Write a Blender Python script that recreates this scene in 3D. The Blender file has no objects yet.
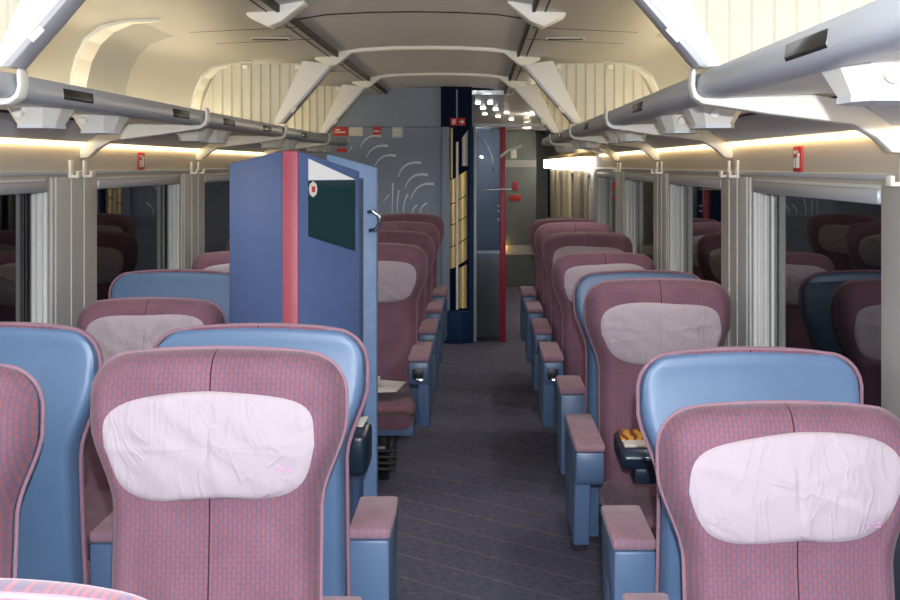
import bpy, bmesh, math, random
from math import sin, cos, pi, radians, sqrt
from mathutils import Vector
random.seed(7)
S = bpy.context.scene
COL = S.collection
EYE = 1.65
CX = -0.32           # centre line of the carriage
HW = 1.42            # half width at the windows

# ------------------------------------------------------------------ materials
def srgb(r, g, b):
    def f(c):
        c /= 255.0
        return c/12.92 if c <= 0.04045 else ((c+0.055)/1.055)**2.4
    return (f(r), f(g), f(b), 1)

def mat(name, rgb, rough=0.5, metal=0.0, spec=0.5, bump=0, bscale=60, emit=None, estr=0, coat=0, var=0.0, vscale=8):
    m = bpy.data.materials.new(name); m.use_nodes = True
    nt = m.node_tree; N = nt.nodes; L = nt.links
    b = N['Principled BSDF']
    b.inputs['Base Color'].default_value = srgb(*rgb)
    b.inputs['Roughness'].default_value = rough
    b.inputs['Metallic'].default_value = metal
    b.inputs['Specular IOR Level'].default_value = spec
    b.inputs['Coat Weight'].default_value = coat
    tc = N.new('ShaderNodeTexCoord')
    if bump:
        n = N.new('ShaderNodeTexNoise'); n.inputs['Scale'].default_value = bscale; n.inputs['Detail'].default_value = 3
        L.new(tc.outputs['Object'], n.inputs['Vector'])
        bp = N.new('ShaderNodeBump'); bp.inputs['Strength'].default_value = bump; bp.inputs['Distance'].default_value = 0.01
        L.new(n.outputs['Fac'], bp.inputs['Height']); L.new(bp.outputs['Normal'], b.inputs['Normal'])
    if var:
        n = N.new('ShaderNodeTexNoise'); n.inputs['Scale'].default_value = vscale; n.inputs['Detail'].default_value = 4
        L.new(tc.outputs['Object'], n.inputs['Vector'])
        hs = N.new('ShaderNodeHueSaturation'); hs.inputs['Color'].default_value = srgb(*rgb)
        mr = N.new('ShaderNodeMapRange'); mr.inputs['From Min'].default_value = 0.3; mr.inputs['From Max'].default_value = 0.7
        mr.inputs['To Min'].default_value = 1-var; mr.inputs['To Max'].default_value = 1+var
        L.new(n.outputs['Fac'], mr.inputs['Value']); L.new(mr.outputs['Result'], hs.inputs['Value'])
        L.new(hs.outputs['Color'], b.inputs['Base Color'])
    if emit:
        b.inputs['Emission Color'].default_value = srgb(*emit); b.inputs['Emission Strength'].default_value = estr
    return m

def fabric(name, plane, seam=False, c_base=(112, 86, 95), c_a=(156, 88, 92), c_b=(86, 88, 118)):
    """woven plush with staggered upright dashes; plane 'xz' or 'xy' of object space"""
    m = bpy.data.materials.new(name); m.use_nodes = True
    nt = m.node_tree; N = nt.nodes; L = nt.links
    b = N['Principled BSDF']; b.inputs['Roughness'].default_value = 0.9
    b.inputs['Sheen Weight'].default_value = 0.15; b.inputs['Sheen Roughness'].default_value = 0.4; b.inputs['Specular IOR Level'].default_value = 0.15
    tc = N.new('ShaderNodeTexCoord'); sp = N.new('ShaderNodeSeparateXYZ'); L.new(tc.outputs['Object'], sp.inputs[0])
    cb = N.new('ShaderNodeCombineXYZ')
    L.new(sp.outputs['Z' if plane == 'xz' else 'Y'], cb.inputs['X']); L.new(sp.outputs['X'], cb.inputs['Y'])
    br = N.new('ShaderNodeTexBrick'); L.new(cb.outputs[0], br.inputs['Vector'])
    br.inputs['Scale'].default_value = 1.0; br.inputs['Brick Width'].default_value = 0.0215
    br.inputs['Row Height'].default_value = 0.0100; br.inputs['Mortar Size'].default_value = 0.0040
    br.inputs['Mortar Smooth'].default_value = 1.0; br.offset = 0.5
    br.inputs['Color1'].default_value = srgb(*c_a); br.inputs['Color2'].default_value = srgb(*c_a)
    br.inputs['Mortar'].default_value = srgb(*c_b)
    no = N.new('ShaderNodeTexNoise'); no.inputs['Scale'].default_value = 9; no.inputs['Detail'].default_value = 5
    L.new(tc.outputs['Object'], no.inputs['Vector'])
    mx = N.new('ShaderNodeMix'); mx.data_type = 'RGBA'; mx.inputs[0].default_value = 0.48
    L.new(br.outputs['Color'], mx.inputs[6]); mx.inputs[7].default_value = srgb(*c_base)
    hs = N.new('ShaderNodeHueSaturation'); L.new(mx.outputs[2], hs.inputs['Color'])
    mr = N.new('ShaderNodeMapRange'); mr.inputs['From Min'].default_value = 0.3; mr.inputs['From Max'].default_value = 0.7
    mr.inputs['To Min'].default_value = 0.86; mr.inputs['To Max'].default_value = 1.12
    L.new(no.outputs['Fac'], mr.inputs['Value']); L.new(mr.outputs['Result'], hs.inputs['Value'])
    out = hs.outputs['Color']
    if seam:
        ab = N.new('ShaderNodeMath'); ab.operation = 'ABSOLUTE'; L.new(sp.outputs['X'], ab.inputs[0])
        lt = N.new('ShaderNodeMath'); lt.operation = 'LESS_THAN'; lt.inputs[1].default_value = 0.0016; L.new(ab.outputs[0], lt.inputs[0])
        mx2 = N.new('ShaderNodeMix'); mx2.data_type = 'RGBA'; L.new(lt.outputs[0], mx2.inputs[0])
        L.new(out, mx2.inputs[6]); mx2.inputs[7].default_value = srgb(48, 32, 48); out = mx2.outputs[2]
    L.new(out, b.inputs['Base Color'])
    n2 = N.new('ShaderNodeTexNoise'); n2.inputs['Scale'].default_value = 500; L.new(tc.outputs['Object'], n2.inputs['Vector'])
    bp = N.new('ShaderNodeBump'); bp.inputs['Strength'].default_value = 0.25; bp.inputs['Distance'].default_value = 0.002
    L.new(n2.outputs['Fac'], bp.inputs['Height']); L.new(bp.outputs['Normal'], b.inputs['Normal'])
    return m

def cloth(name, rgb):
    m = bpy.data.materials.new(name); m.use_nodes = True
    nt = m.node_tree; N = nt.nodes; L = nt.links
    b = N['Principled BSDF']; b.inputs['Roughness'].default_value = 0.85
    b.inputs['Base Color'].default_value = srgb(*rgb); b.inputs['Specular IOR Level'].default_value = 0.2
    tc = N.new('ShaderNodeTexCoord'); oi = N.new('ShaderNodeObjectInfo')
    ad = N.new('ShaderNodeVectorMath'); ad.operation = 'MULTIPLY_ADD'
    L.new(tc.outputs['Object'], ad.inputs[0]); ad.inputs[1].default_value = (7, 3, 3.2)
    cm = N.new('ShaderNodeCombineXYZ'); ml = N.new('ShaderNodeMath'); ml.operation = 'MULTIPLY'; ml.inputs[1].default_value = 40
    L.new(oi.outputs['Random'], ml.inputs[0]); L.new(ml.outputs[0], cm.inputs['Z']); L.new(cm.outputs[0], ad.inputs[2])
    n = N.new('ShaderNodeTexNoise'); n.inputs['Scale'].default_value = 1.6; n.inputs['Detail'].default_value = 2; n.inputs['Distortion'].default_value = 1.6
    L.new(ad.outputs[0], n.inputs['Vector'])
    # creases: narrow ridges where the noise crosses 0.5
    s1 = N.new('ShaderNodeMath'); s1.operation = 'SUBTRACT'; s1.inputs[1].default_value = 0.5; L.new(n.outputs['Fac'], s1.inputs[0])
    s2 = N.new('ShaderNodeMath'); s2.operation = 'ABSOLUTE'; L.new(s1.outputs[0], s2.inputs[0])
    s3 = N.new('ShaderNodeMapRange'); s3.inputs['From Max'].default_value = 0.07; s3.inputs['To Min'].default_value = 1; s3.inputs['To Max'].default_value = 0
    L.new(s2.outputs[0], s3.inputs['Value'])
    bp = N.new('ShaderNodeBump'); bp.inputs['Strength'].default_value = 0.32; bp.inputs['Distance'].default_value = 0.005
    L.new(s3.outputs['Result'], bp.inputs['Height']); L.new(bp.outputs['Normal'], b.inputs['Normal'])
    return m

M = {}
M['shell'] = mat('blue_shell_plastic', (88, 114, 147), rough=0.40, spec=0.5, bump=0.05, bscale=350, var=0.05)
M['arm_blue'] = mat('armrest_blue_plastic', (86, 110, 142), rough=0.38, bump=0.04, bscale=300)
M['fab'] = fabric('burgundy_dashed_plush', 'xz', seam=True)
M['fab_xy'] = fabric('burgundy_dashed_plush_flat', 'xy')
M['pad'] = fabric('worn_armrest_plush', 'xy', c_base=(150, 120, 130), c_a=(170, 116, 124), c_b=(128, 112, 134))
M['cover'] = cloth('pale_headrest_cloth', (170, 158, 165))
M['logo'] = mat('pink_print', (196, 150, 186), rough=0.8)
M['dark'] = mat('black_rubber', (18, 18, 20), rough=0.6)
M['slot'] = mat('armrest_slot', (14, 16, 20), rough=0.4)
M['chrome'] = mat('polished_metal', (205, 210, 215), rough=0.18, metal=1.0)
M['cab'] = mat('cabinet_blue_laminate', (76, 98, 144), rough=0.62, bump=0.06, bscale=250, var=0.05)
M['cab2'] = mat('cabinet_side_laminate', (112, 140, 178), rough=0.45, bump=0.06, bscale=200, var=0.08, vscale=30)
M['cabred'] = mat('cabinet_red_stripe', (176, 78, 92), rough=0.45)
M['white'] = mat('white_plastic', (240, 238, 228), rough=0.4)
M['whitecool'] = mat('white_lacquer', (244, 244, 240), rough=0.35)
M['rail'] = mat('grey_rail_metal', (186, 190, 196), rough=0.38, metal=0.1)
M['shelf'] = mat('rack_underside', (232, 230, 222), rough=0.5)
M['duct'] = mat('grey_duct', (212, 216, 220), rough=0.5)
M['ceil'] = mat('ceiling_panel', (226, 226, 226), rough=0.5, bump=0.04, bscale=150, var=0.03)
M['covegrey'] = mat('grey_cove_facing', (150, 152, 148), rough=0.45)
M['cove'] = mat('cove_panel', (178, 178, 170), rough=0.42, bump=0.03, bscale=120)
M['fascia'] = mat('ceiling_groove', (40, 36, 30), rough=0.6)
M['wallp'] = mat('wall_panel_beige', (204, 194, 180), rough=0.5)
M['pillar'] = mat('grey_pillar', (200, 200, 198), rough=0.45, metal=0.15)
M['lower'] = mat('lower_wall', (92, 96, 108), rough=0.6)
M['frame'] = mat('window_frame_light', (232, 232, 226), rough=0.45)
M['pleat'] = mat('pleated_translucent_plastic', (208, 206, 192), rough=0.5)
M['added_curtain'] = mat('beige_added_curtain', (168, 158, 136), rough=0.8)
M['disp'] = mat('dark_display', (30, 30, 32), rough=0.25, var=0.3, vscale=90)
M['red'] = mat('red_sign', (200, 52, 48), rough=0.5)
M['end'] = mat('end_wall_laminate', (136, 148, 168), rough=0.5, bump=0.05, bscale=120, var=0.06, vscale=40)
M['enddark'] = mat('dark_blue_laminate', (10, 22, 52), rough=0.75, spec=0.15)
M['endblue'] = mat('mid_blue_laminate', (18, 50, 88), rough=0.6, spec=0.25)
M['arc'] = mat('pale_wall_graphic', (226, 232, 240), rough=0.5)
M['brass'] = mat('brass_sheet', (255, 226, 160), rough=0.34, metal=0.35)
M['redpole'] = mat('red_door_edge', (158, 34, 60), rough=0.4)
M['grey'] = mat('corridor_grey', (116, 122, 122), rough=0.5, var=0.06)
M['steel'] = mat('brushed_ceiling_steel', (205, 206, 206), rough=0.28, metal=0.6, bump=0.9, bscale=11)
M['paper'] = mat('white_paper', (222, 218, 210), rough=0.7)
M['traydark'] = mat('dark_blue_tray', (28, 44, 62), rough=0.3)
M['lamp_warm'] = mat('warm_tube_glow', (255, 220, 150), emit=(255, 224, 168), estr=6.0)
M['lamp_cove'] = mat('warm_cove_glow', (255, 220, 150), emit=(255, 236, 204), estr=9.0)
M['reflect_white'] = mat('white_reflection_glow', (255, 255, 255), emit=(255, 246, 232), estr=5.0)  # glow for reflections built as parts beyond the partition
M['lamp_small'] = mat('amber_lamp_glow', (255, 200, 110), emit=(255, 190, 90), estr=20)

# night window glass: dark and mirror-like
g = bpy.data.materials.new('night_window_glass'); g.use_nodes = True
b = g.node_tree.nodes['Principled BSDF']; b.inputs['Base Color'].default_value = (0.004, 0.005, 0.007, 1)
b.inputs['Roughness'].default_value = 0.015; b.inputs['IOR'].default_value = 1.75
M['night'] = g
# clear glass partition
g = bpy.data.materials.new('clear_partition_glass'); g.use_nodes = True
nt = g.node_tree; nt.nodes.remove(nt.nodes['Principled BSDF'])
tr = nt.nodes.new('ShaderNodeBsdfTransparent'); tr.inputs[0].default_value = (0.86, 0.9, 0.92, 1)
gl = nt.nodes.new('ShaderNodeBsdfGlossy'); gl.inputs['Roughness'].default_value = 0.004
mx = nt.nodes.new('ShaderNodeMixShader'); fr = nt.nodes.new('ShaderNodeFresnel'); fr.inputs[0].default_value = 1.5
nt.links.new(fr.outputs[0], mx.inputs[0]); nt.links.new(tr.outputs[0], mx.inputs[1]); nt.links.new(gl.outputs[0], mx.inputs[2])
nt.links.new(mx.outputs[0], nt.nodes['Material Output'].inputs[0])
M['glass'] = g
M['cabglass'] = mat('dark_cabinet_glass', (36, 62, 66), rough=0.06, spec=0.8)
M['pane_glare'] = mat('painted_pane_glare', (240, 240, 238), rough=0.3)  # white colour for the reflection painted on the cabinet pane

# carpet: mottled dark with thin pale lines running at a slant
m = bpy.data.materials.new('ribbed_train_carpet'); m.use_nodes = True
nt = m.node_tree; N = nt.nodes; L = nt.links; b = N['Principled BSDF']
b.inputs['Roughness'].default_value = 0.95; b.inputs['Specular IOR Level'].default_value = 0.1
tc = N.new('ShaderNodeTexCoord'); mp = N.new('ShaderNodeMapping'); mp.inputs['Rotation'].default_value[2] = radians(38)
L.new(tc.outputs['Object'], mp.inputs['Vector'])
sp = N.new('ShaderNodeSeparateXYZ'); L.new(mp.outputs[0], sp.inputs[0])
def mth(op, a, bb=None):
    n = N.new('ShaderNodeMath'); n.operation = op
    if isinstance(a, (int, float)): n.inputs[0].default_value = a
    else: L.new(a, n.inputs[0])
    if bb is not None:
        if isinstance(bb, (int, float)): n.inputs[1].default_value = bb
        else: L.new(bb, n.inputs[1])
    return n.outputs[0]
fr1 = mth('FRACT', mth('DIVIDE', sp.outputs['Y'], 0.205))
line = mth('LESS_THAN', fr1, 0.05)
rib = N.new('ShaderNodeTexNoise'); rib.inputs['Scale'].default_value = 1; rib.inputs['Detail'].default_value = 3
mp2 = N.new('ShaderNodeMapping'); mp2.inputs['Scale'].default_value = (22, 140, 20); L.new(mp.outputs[0], mp2.inputs['Vector']); L.new(mp2.outputs[0], rib.inputs['Vector'])
cr = N.new('ShaderNodeValToRGB'); L.new(rib.outputs['Fac'], cr.inputs[0])
cr.color_ramp.elements[0].position = 0.36; cr.color_ramp.elements[0].color = srgb(84, 86, 106)
cr.color_ramp.elements[1].position = 0.66; cr.color_ramp.elements[1].color = srgb(118, 116, 134)
mx = N.new('ShaderNodeMix'); mx.data_type = 'RGBA'; L.new(mth('MULTIPLY', line, 0.6), mx.inputs[0]); L.new(cr.outputs[0], mx.inputs[6]); mx.inputs[7].default_value = srgb(150, 132, 132)
L.new(mx.outputs[2], b.inputs['Base Color'])
bp = N.new('ShaderNodeBump'); bp.inputs['Strength'].default_value = 0.4; bp.inputs['Distance'].default_value = 0.003
L.new(rib.outputs['Fac'], bp.inputs['Height']); L.new(bp.outputs['Normal'], b.inputs['Normal'])
M['carpet'] = m

# magazine: orange with dark streaks, pale lower part (object y)
m = bpy.data.materials.new('magazine_cover'); m.use_nodes = True
nt = m.node_tree; N = nt.nodes; L = nt.links; b = N['Principled BSDF']; b.inputs['Roughness'].default_value = 0.35
tc = N.new('ShaderNodeTexCoord'); sp = N.new('ShaderNodeSeparateXYZ'); L.new(tc.outputs['Object'], sp.inputs[0])
w = N.new('ShaderNodeTexWave'); w.inputs['Scale'].default_value = 9; w.inputs['Distortion'].default_value = 6; L.new(tc.outputs['Object'], w.inputs['Vector'])
cr = N.new('ShaderNodeValToRGB'); L.new(w.outputs['Fac'], cr.inputs[0])
cr.color_ramp.elements[0].position = 0.2; cr.color_ramp.elements[0].color = srgb(120, 50, 20)
cr.color_ramp.elements[1].position = 0.6; cr.color_ramp.elements[1].color = srgb(232, 172, 40)
lt = mth('LESS_THAN', sp.outputs['Y'], -0.045)
mx = N.new('ShaderNodeMix'); mx.data_type = 'RGBA'; L.new(lt, mx.inputs[0]); L.new(cr.outputs[0], mx.inputs[6]); mx.inputs[7].default_value = srgb(205, 196, 186)
L.new(mx.outputs[2], b.inputs['Base Color']); M['mag'] = m

# ------------------------------------------------------------------ mesh helpers
class MB:
    def __init__(s): s.v = []; s.f = []
    def add(s, vs, fs):
        o = len(s.v); s.v += [tuple(p) for p in vs]; s.f += [tuple(i+o for i in f) for f in fs]; return s
    def box(s, a, b):
        x0, y0, z0 = a; x1, y1, z1 = b
        return s.add([(x0,y0,z0),(x1,y0,z0),(x1,y1,z0),(x0,y1,z0),(x0,y0,z1),(x1,y0,z1),(x1,y1,z1),(x0,y1,z1)],
                     [(0,3,2,1),(4,5,6,7),(0,1,5,4),(1,2,6,5),(2,3,7,6),(3,0,4,7)])
    def prism(s, pts, axis, a, b):
        """polygon pts (2D) extruded along axis from a to b. x:(y,z) y:(x,z) z:(x,y)"""
        n = len(pts)
        def P(p, t): return {'x': (t, p[0], p[1]), 'y': (p[0], t, p[1]), 'z': (p[0], p[1], t)}[axis]
        vs = [P(p, a) for p in pts] + [P(p, b) for p in pts]
        fs = [tuple(range(n)), tuple(range(2*n-1, n-1, -1))] + [(i, i+n, (i+1) % n+n, (i+1) % n) for i in range(n)]
        return s.add(vs, fs)
    def tube(s, path, r, seg=10):
        rings = []
        P = [Vector(p) for p in path]
        for i, p in enumerate(P):
            d = (P[min(i+1, len(P)-1)]-P[max(i-1, 0)]).normalized()
            u = d.orthogonal() if i == 0 else (u - d*u.dot(d))
            u.normalize(); w = d.cross(u)
            rings.append([p+(u*cos(2*pi*k/seg)+w*sin(2*pi*k/seg))*r for k in range(seg)])
        vs = [q for R in rings for q in R]
        fs = [(i*seg+k, i*seg+(k+1) % seg, (i+1)*seg+(k+1) % seg, (i+1)*seg+k) for i in range(len(P)-1) for k in range(seg)]
        fs += [tuple(range(seg-1, -1, -1)), tuple((len(P)-1)*seg+k for k in range(seg))]
        return s.add(vs, fs)
    def mesh(s, name, m, bevel=0, smooth=False, seg=2):
        me = bpy.data.meshes.new(name); me.from_pydata(s.v, [], s.f); me.validate()
        bm = bmesh.new(); bm.from_mesh(me); bmesh.ops.recalc_face_normals(bm, faces=bm.faces)
        if bevel:
            es = [e for e in bm.edges if len(e.link_faces) == 2 and e.calc_face_angle(0) > 0.5]
            bmesh.ops.bevel(bm, geom=es, offset=bevel, segments=seg, affect='EDGES', profile=0.5, clamp_overlap=True)
            for f in bm.faces: f.smooth = True
        if smooth:
            for f in bm.faces: f.smooth = True
        bm.to_mesh(me); bm.free(); me.materials.append(M[m] if isinstance(m, str) else m)
        if smooth or bevel:
            try: me.set_sharp_from_angle(angle=radians(42))
            except Exception: pass
        return me
    def obj(s, name, m, parent=None, loc=(0, 0, 0), **k):
        return link(name, s.mesh(name, m, **k), parent, loc)

def link(name, me, parent=None, loc=(0, 0, 0)):
    o = bpy.data.objects.new(name, me); COL.objects.link(o); o.location = loc
    if parent: o.parent = parent
    return o
def tag(o, label, cat, group=None):
    o['label'] = label; o['category'] = cat
    if group: o['group'] = group
    return o
def struct(o): o['kind'] = 'structure'; return o
def empty(name, loc, label=None, cat=None, group=None, rz=0):
    o = bpy.data.objects.new(name, None); COL.objects.link(o); o.location = loc; o.rotation_euler[2] = rz
    o.empty_display_size = 0.1
    if label: tag(o, label, cat, group)
    return o
def sm(t): t = max(0, min(1, t)); return t*t*(3-2*t)

# ------------------------------------------------------------------ seats
ZB = 0.40
def half_w(t):                       # half width of the back at distance t below its top
    w = 0.28 - 0.054*sm((t-0.145)/0.20)
    r = 0.09
    if t < r: w -= 0.085*(1-sqrt(max(0, 1-((r-t)/r)**2)))
    return w
def back_pt(x, y, t, th, L):         # lean: t metres below the top
    lum = 0.03*sin(pi*min(1, max(0, (t/L))))   # gentle lumbar curve
    t = t + 0.012*min(1.0, abs(x)/0.22)**2*(1-sm(t/0.25))          # gently arched top
    yy = y*1.0 - t*sin(th) + lum*0.6
    return (x, yy, ZB + (L-t)*cos(th) + (-y)*sin(th)*0.6)
def front_y(x, t):
    w = half_w(t); a = min(0.999, abs(x)/w)
    D = 0.085
    if t < 0.05: D *= sqrt(max(0.0, 1-((0.05-t)/0.05)**2))*0.85+0.15
    y = -D*(1-a**3.2)**(1/2.4)
    y -= 0.018*sin(pi*min(1, max(0, (t-0.03)/0.30)))*(1-a**4)         # head pillow
    y -= 0.022*math.exp(-((a-0.86)/0.12)**2)*sm(t/0.1)*(1-sm((t-0.2)/0.15)*0.3)         # side bolster
    if abs(x) < 0.008: y += 0.004*(1-abs(x)/0.008)
    return y
_c = {}
def back_mesh(th, L):
    k = ('b', th, L)
    if k in _c: return _c[k]
    mb = MB(); ts = [0.0, .002, .006, .012, .02, .032, .046, .062, .085]+[.085+(L-.085)*i/26 for i in range(1, 27)]
    n = 36; rings = []
    for t in ts:
        w = half_w(t); R = []
        for i in range(n+1):
            a = -1+2*i/n; a = math.copysign(abs(a)**0.85, a)
            R.append(back_pt(a*w, front_y(a*w*0.9999, t), t, th, L))
        for i in range(n-1, 0, -1):
            a = -1+2*i/n
            R.append(back_pt(a*w, 0.02*(1-abs(a)**8), t, th, L))
        rings.append(R)
    m = len(rings[0]); vs = [p for R in rings for p in R]
    fs = [(i*m+j, i*m+(j+1) % m, (i+1)*m+(j+1) % m, (i+1)*m+j) for i in range(len(ts)-1) for j in range(m)]
    fs += [tuple(range(m)), tuple((len(ts)-1)*m+j for j in range(m-1, -1, -1))]
    mb.add(vs, fs); _c[k] = mb.mesh('backrest', 'fab', smooth=True); return _c[k]
def shell_mesh(th, L):
    k = ('s', th, L)
    if k in _c: return _c[k]
    mb = MB(); L2 = L+0.16
    ts = [0.004, .005, .008, .016, .038, .055, .075, .1]+[.1+(L2-.1)*i/22 for i in range(1, 23)]
    n = 30; rings = []
    for t in ts:
        w = half_w(t)-0.007; D = 0.05*(sqrt(max(0, 1-((0.012-(t-.004))/0.012)**2)) if t < 0.016 else 1)*(0.30+1.0*sm((t-.004)/0.32))
        R = []
        for i in range(n+1):
            a = -1+2*i/n; R.append(back_pt(a*w, 0.0, t, th, L))
        for i in range(n-1, 0, -1):
            a = -1+2*i/n; a = math.copysign(1-(1-abs(a))**1.5, a); R.append(back_pt(a*w, 0.012+D*(1-abs(a)**34)**(1/2.2)*(0.90+0.10*(1-a*a)), t, th, L))
        rings.append(R)
    m = len(rings[0]); vs = [p for R in rings for p in R]
    fs = [(i*m+j, i*m+(j+1) % m, (i+1)*m+(j+1) % m, (i+1)*m+j) for i in range(len(ts)-1) for j in range(m)]
    fs += [tuple(range(m)), tuple((len(ts)-1)*m+j for j in range(m-1, -1, -1))]
    mb.add(vs, fs); _c[k] = mb.mesh('back_shell', 'shell', smooth=True); return _c[k]
def piping_mesh(th, L):
    k = ('p', th, L)
    if k in _c: return _c[k]
    path = []
    ts = [L*.98*(1-i/24) for i in range(20)]+[.16, .12, .085, .06, .04, .025, .014, .006, .002]
    ts = sorted(set(ts), reverse=True)
    for t in ts: path.append(back_pt(-half_w(t), 0.012, t, th, L))
    for i in range(1, 8): path.append(back_pt(-half_w(0)+2*half_w(0)*i/8, 0.012, 0.0, th, L))
    for t in reversed(ts): path.append(back_pt(half_w(t), 0.012, t, th, L))
    _c[k] = MB().tube(path, 0.005, 8).mesh('piping', 'pipe', smooth=True); return _c[k]
def cover_mesh(th, L, v=0):
    k = ('c', th, L, v)
    if k in _c: return _c[k]
    rnd = random.Random(v*17+3)
    mb = MB(); nr, na = 22, 72; tc_, tw, th2 = (0.200 if L > .8 else 0.172), 0.226, 0.114
    fold = [(rnd.uniform(0, 2*pi), rnd.uniform(.5, 1)) for _ in range(7)]
    skew = rnd.uniform(-.012, .012); vs = []; fs = []
    for i in range(nr+1):
        r = i/nr
        for j in range(na):
            a = 2*pi*j/na; c, s = cos(a), sin(a)
            n = 4.4; q = (abs(c)**n+abs(s)**n)**(-1/n)
            x = tw*q*c*r; z = th2*q*s*r
            if z < 0: x *= 1-0.16*(-z/th2)              # narrower towards the bottom
            x += 0.004*sin(3*a+v)*r; z += 0.004*sin(4*a+2*v)*r + skew*x/tw
            t = tc_ - z
            y = front_y(x, t)
            w = 0.0
            for fa, fm in fold:
                d = (a-fa+pi) % (2*pi)-pi
                w += fm*0.006*math.exp(-(d/0.10)**2)*r*(1-0.3*r)
            w += 0.0022*sin(x*55+v+3*sin(z*20))*sin(z*38+v)*min(1, 2*(1-r)+.2)
            off = 0.010*sqrt(max(0, 1-r**6))+0.001
            vs.append(back_pt(x, y-off-w*min(1, (1-r)*8), t, th, L))
    for i in range(nr):
        for j in range(na):
            fs.append((i*na+j, i*na+(j+1) % na, (i+1)*na+(j+1) % na, (i+1)*na+j))
    # back side (thin cloth thickness)
    o = len(vs); 
    for j in range(na):
        p = vs[nr*na+j]; vs.append((p[0]*0.97, p[1]+0.012, p[2]*1.0))
    for j in range(na): fs.append((nr*na+j, nr*na+(j+1) % na, o+(j+1) % na, o+j))
    mb.add(vs, fs)
    _c[k] = mb.mesh('headrest_cover', 'cover', smooth=True); return _c[k]
M['pipe'] = mat('faded_pink_edge_piping', (146, 112, 126), rough=0.8, bump=0.3, bscale=300)
def logo_mesh(th, L):
    k = ('l', th, L)
    if k in _c: return _c[k]
    mb = MB(); random.seed(3)
    for i in range(4):
        for jj in range(2):
            x0 = 0.145+0.008*i; t0 = 0.240+0.008*jj
            if (i+jj) % 3 == 2: continue
            P = [(x0, t0), (x0+.006, t0), (x0+.006, t0+.0045), (x0, t0+.0045)]
            a = [back_pt(x, front_y(x, t)-0.0135, t, th, L) for x, t in P]; bq = [back_pt(x, front_y(x, t)-0.011, t, th, L) for x, t in P]
            mb.add(a+bq, [(0,1,2,3),(7,6,5,4),(0,4,5,1),(1,5,6,2),(2,6,7,3),(3,7,4,0)])
    _c[k] = mb.mesh('logo', 'logo'); return _c[k]
def cushion_mesh(off):
    k = ('u', off)
    if k in _c: return _c[k]
    mb = MB(); nx, ny = 24, 20; vs = []; fs = []
    y0, y1 = off-0.50, off+0.02
    def surf(a, c, top):
        x = a*0.245; y = (y0+y1)/2+c*(y1-y0)/2
        e = ((1-abs(a)**6)*(1-abs(c)**8))**0.35 if abs(a) < 1 and abs(c) < 1 else 0
        dz = 0.02*math.exp(-((abs(a)-.8)/.15)**2)
        return (x, y, (0.405+0.055*e+dz*e) if top else (0.405-0.085*e**0.6))
    for top in (1, 0):
        for i in range(nx+1):
            for j in range(ny+1): vs.append(surf(-1+2*i/nx, -1+2*j/ny, top))
    W = ny+1; O = (nx+1)*W
    for i in range(nx):
        for j in range(ny):
            fs.append((i*W+j, (i+1)*W+j, (i+1)*W+j+1, i*W+j+1)); fs.append((O+i*W+j, O+i*W+j+1, O+(i+1)*W+j+1, O+(i+1)*W+j))
    mb.add(vs, fs); me = mb.mesh('seat_cushion', 'fab_xy', smooth=True)
    bm = bmesh.new(); bm.from_mesh(me); bmesh.ops.remove_doubles(bm, verts=bm.verts, dist=1e-5); bm.to_mesh(me); bm.free()
    _c[k] = me; return me
def arm_meshes(sx, wide, ia=.218, oa=.330, yr=-.05, yf=0.0):
    k = ('a', sx, wide, ia, oa, yr, yf)
    if k in _c: return _c[k]
    if wide: xa, xb = sx*ia, sx*oa
    else: xa, xb = sx*0.248, sx*0.312
    x0, x1 = min(xa, xb), max(xa, xb)
    pad = MB().box((x0, -.455+yf, .652), (x1, yr, .682)).mesh('pad', 'pad', bevel=.010)
    # housing: side profile (y,z): rounded drum at the front, tall panel to the rear
    prof = [(-.45, .652), (-.452, .60), (-.445, .565), (-.425, .535), (-.395, .52), (-.34, .515), (-.30, .49), (-.27, .30), (yr-.01, .30), (yr+.005, .652)]
    prof = [(y+(yf if y < -.26 and y < yr-.05 else 0), z) for y, z in prof]
    hous = MB().prism(prof, 'x', x0+.003, x1-.003).mesh('housing', 'arm_blue', bevel=.008)
    # inner lower bracket that drops to just above the floor, leaning forward
    p2 = [(-.42+yf, .55), (-.36+yf, .30), (-.27+yf, .29), (-.25+yf, .52)]
    inner = x0+.03 if sx < 0 else x1-.03
    side = MB().prism(p2, 'x', inner-.028, inner+.028).mesh('side_panel', 'arm_blue', bevel=.006)
    cxm = (x0+x1)/2
    slot = MB().box((cxm-.030, -.458, .565), (cxm+.024, -.448, .618)).mesh('slot', 'slot', bevel=.002)
    tab = MB().prism([(-.450, .553), (-.466, .558), (-.462, .572), (-.449, .575)], 'x', cxm-.012, cxm+.026).mesh('latch', 'chrome', bevel=.002)
    _c[k] = (pad, hous, side, slot, tab); return _c[k]
def base_mesh(off):
    k = ('base', off)
    if k in _c: return _c[k]
    y0 = off-.42
    _c[k] = (MB().box((-.235, y0, .285), (.235, off+.02, .34)).mesh('seat_frame', 'arm_blue', bevel=.01),
             MB().prism([(y0+.22, .285), (y0+.24, .0), (off-.08, .0), (off-.06, .285)], 'x', -.09, -.04).mesh('leg', 'dark', bevel=.006),
             MB().prism([(y0+.22, .285), (y0+.24, .0), (off-.08, .0), (off-.06, .285)], 'x', .04, .09).mesh('leg', 'dark', bevel=.006))
    return _c[k]

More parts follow.
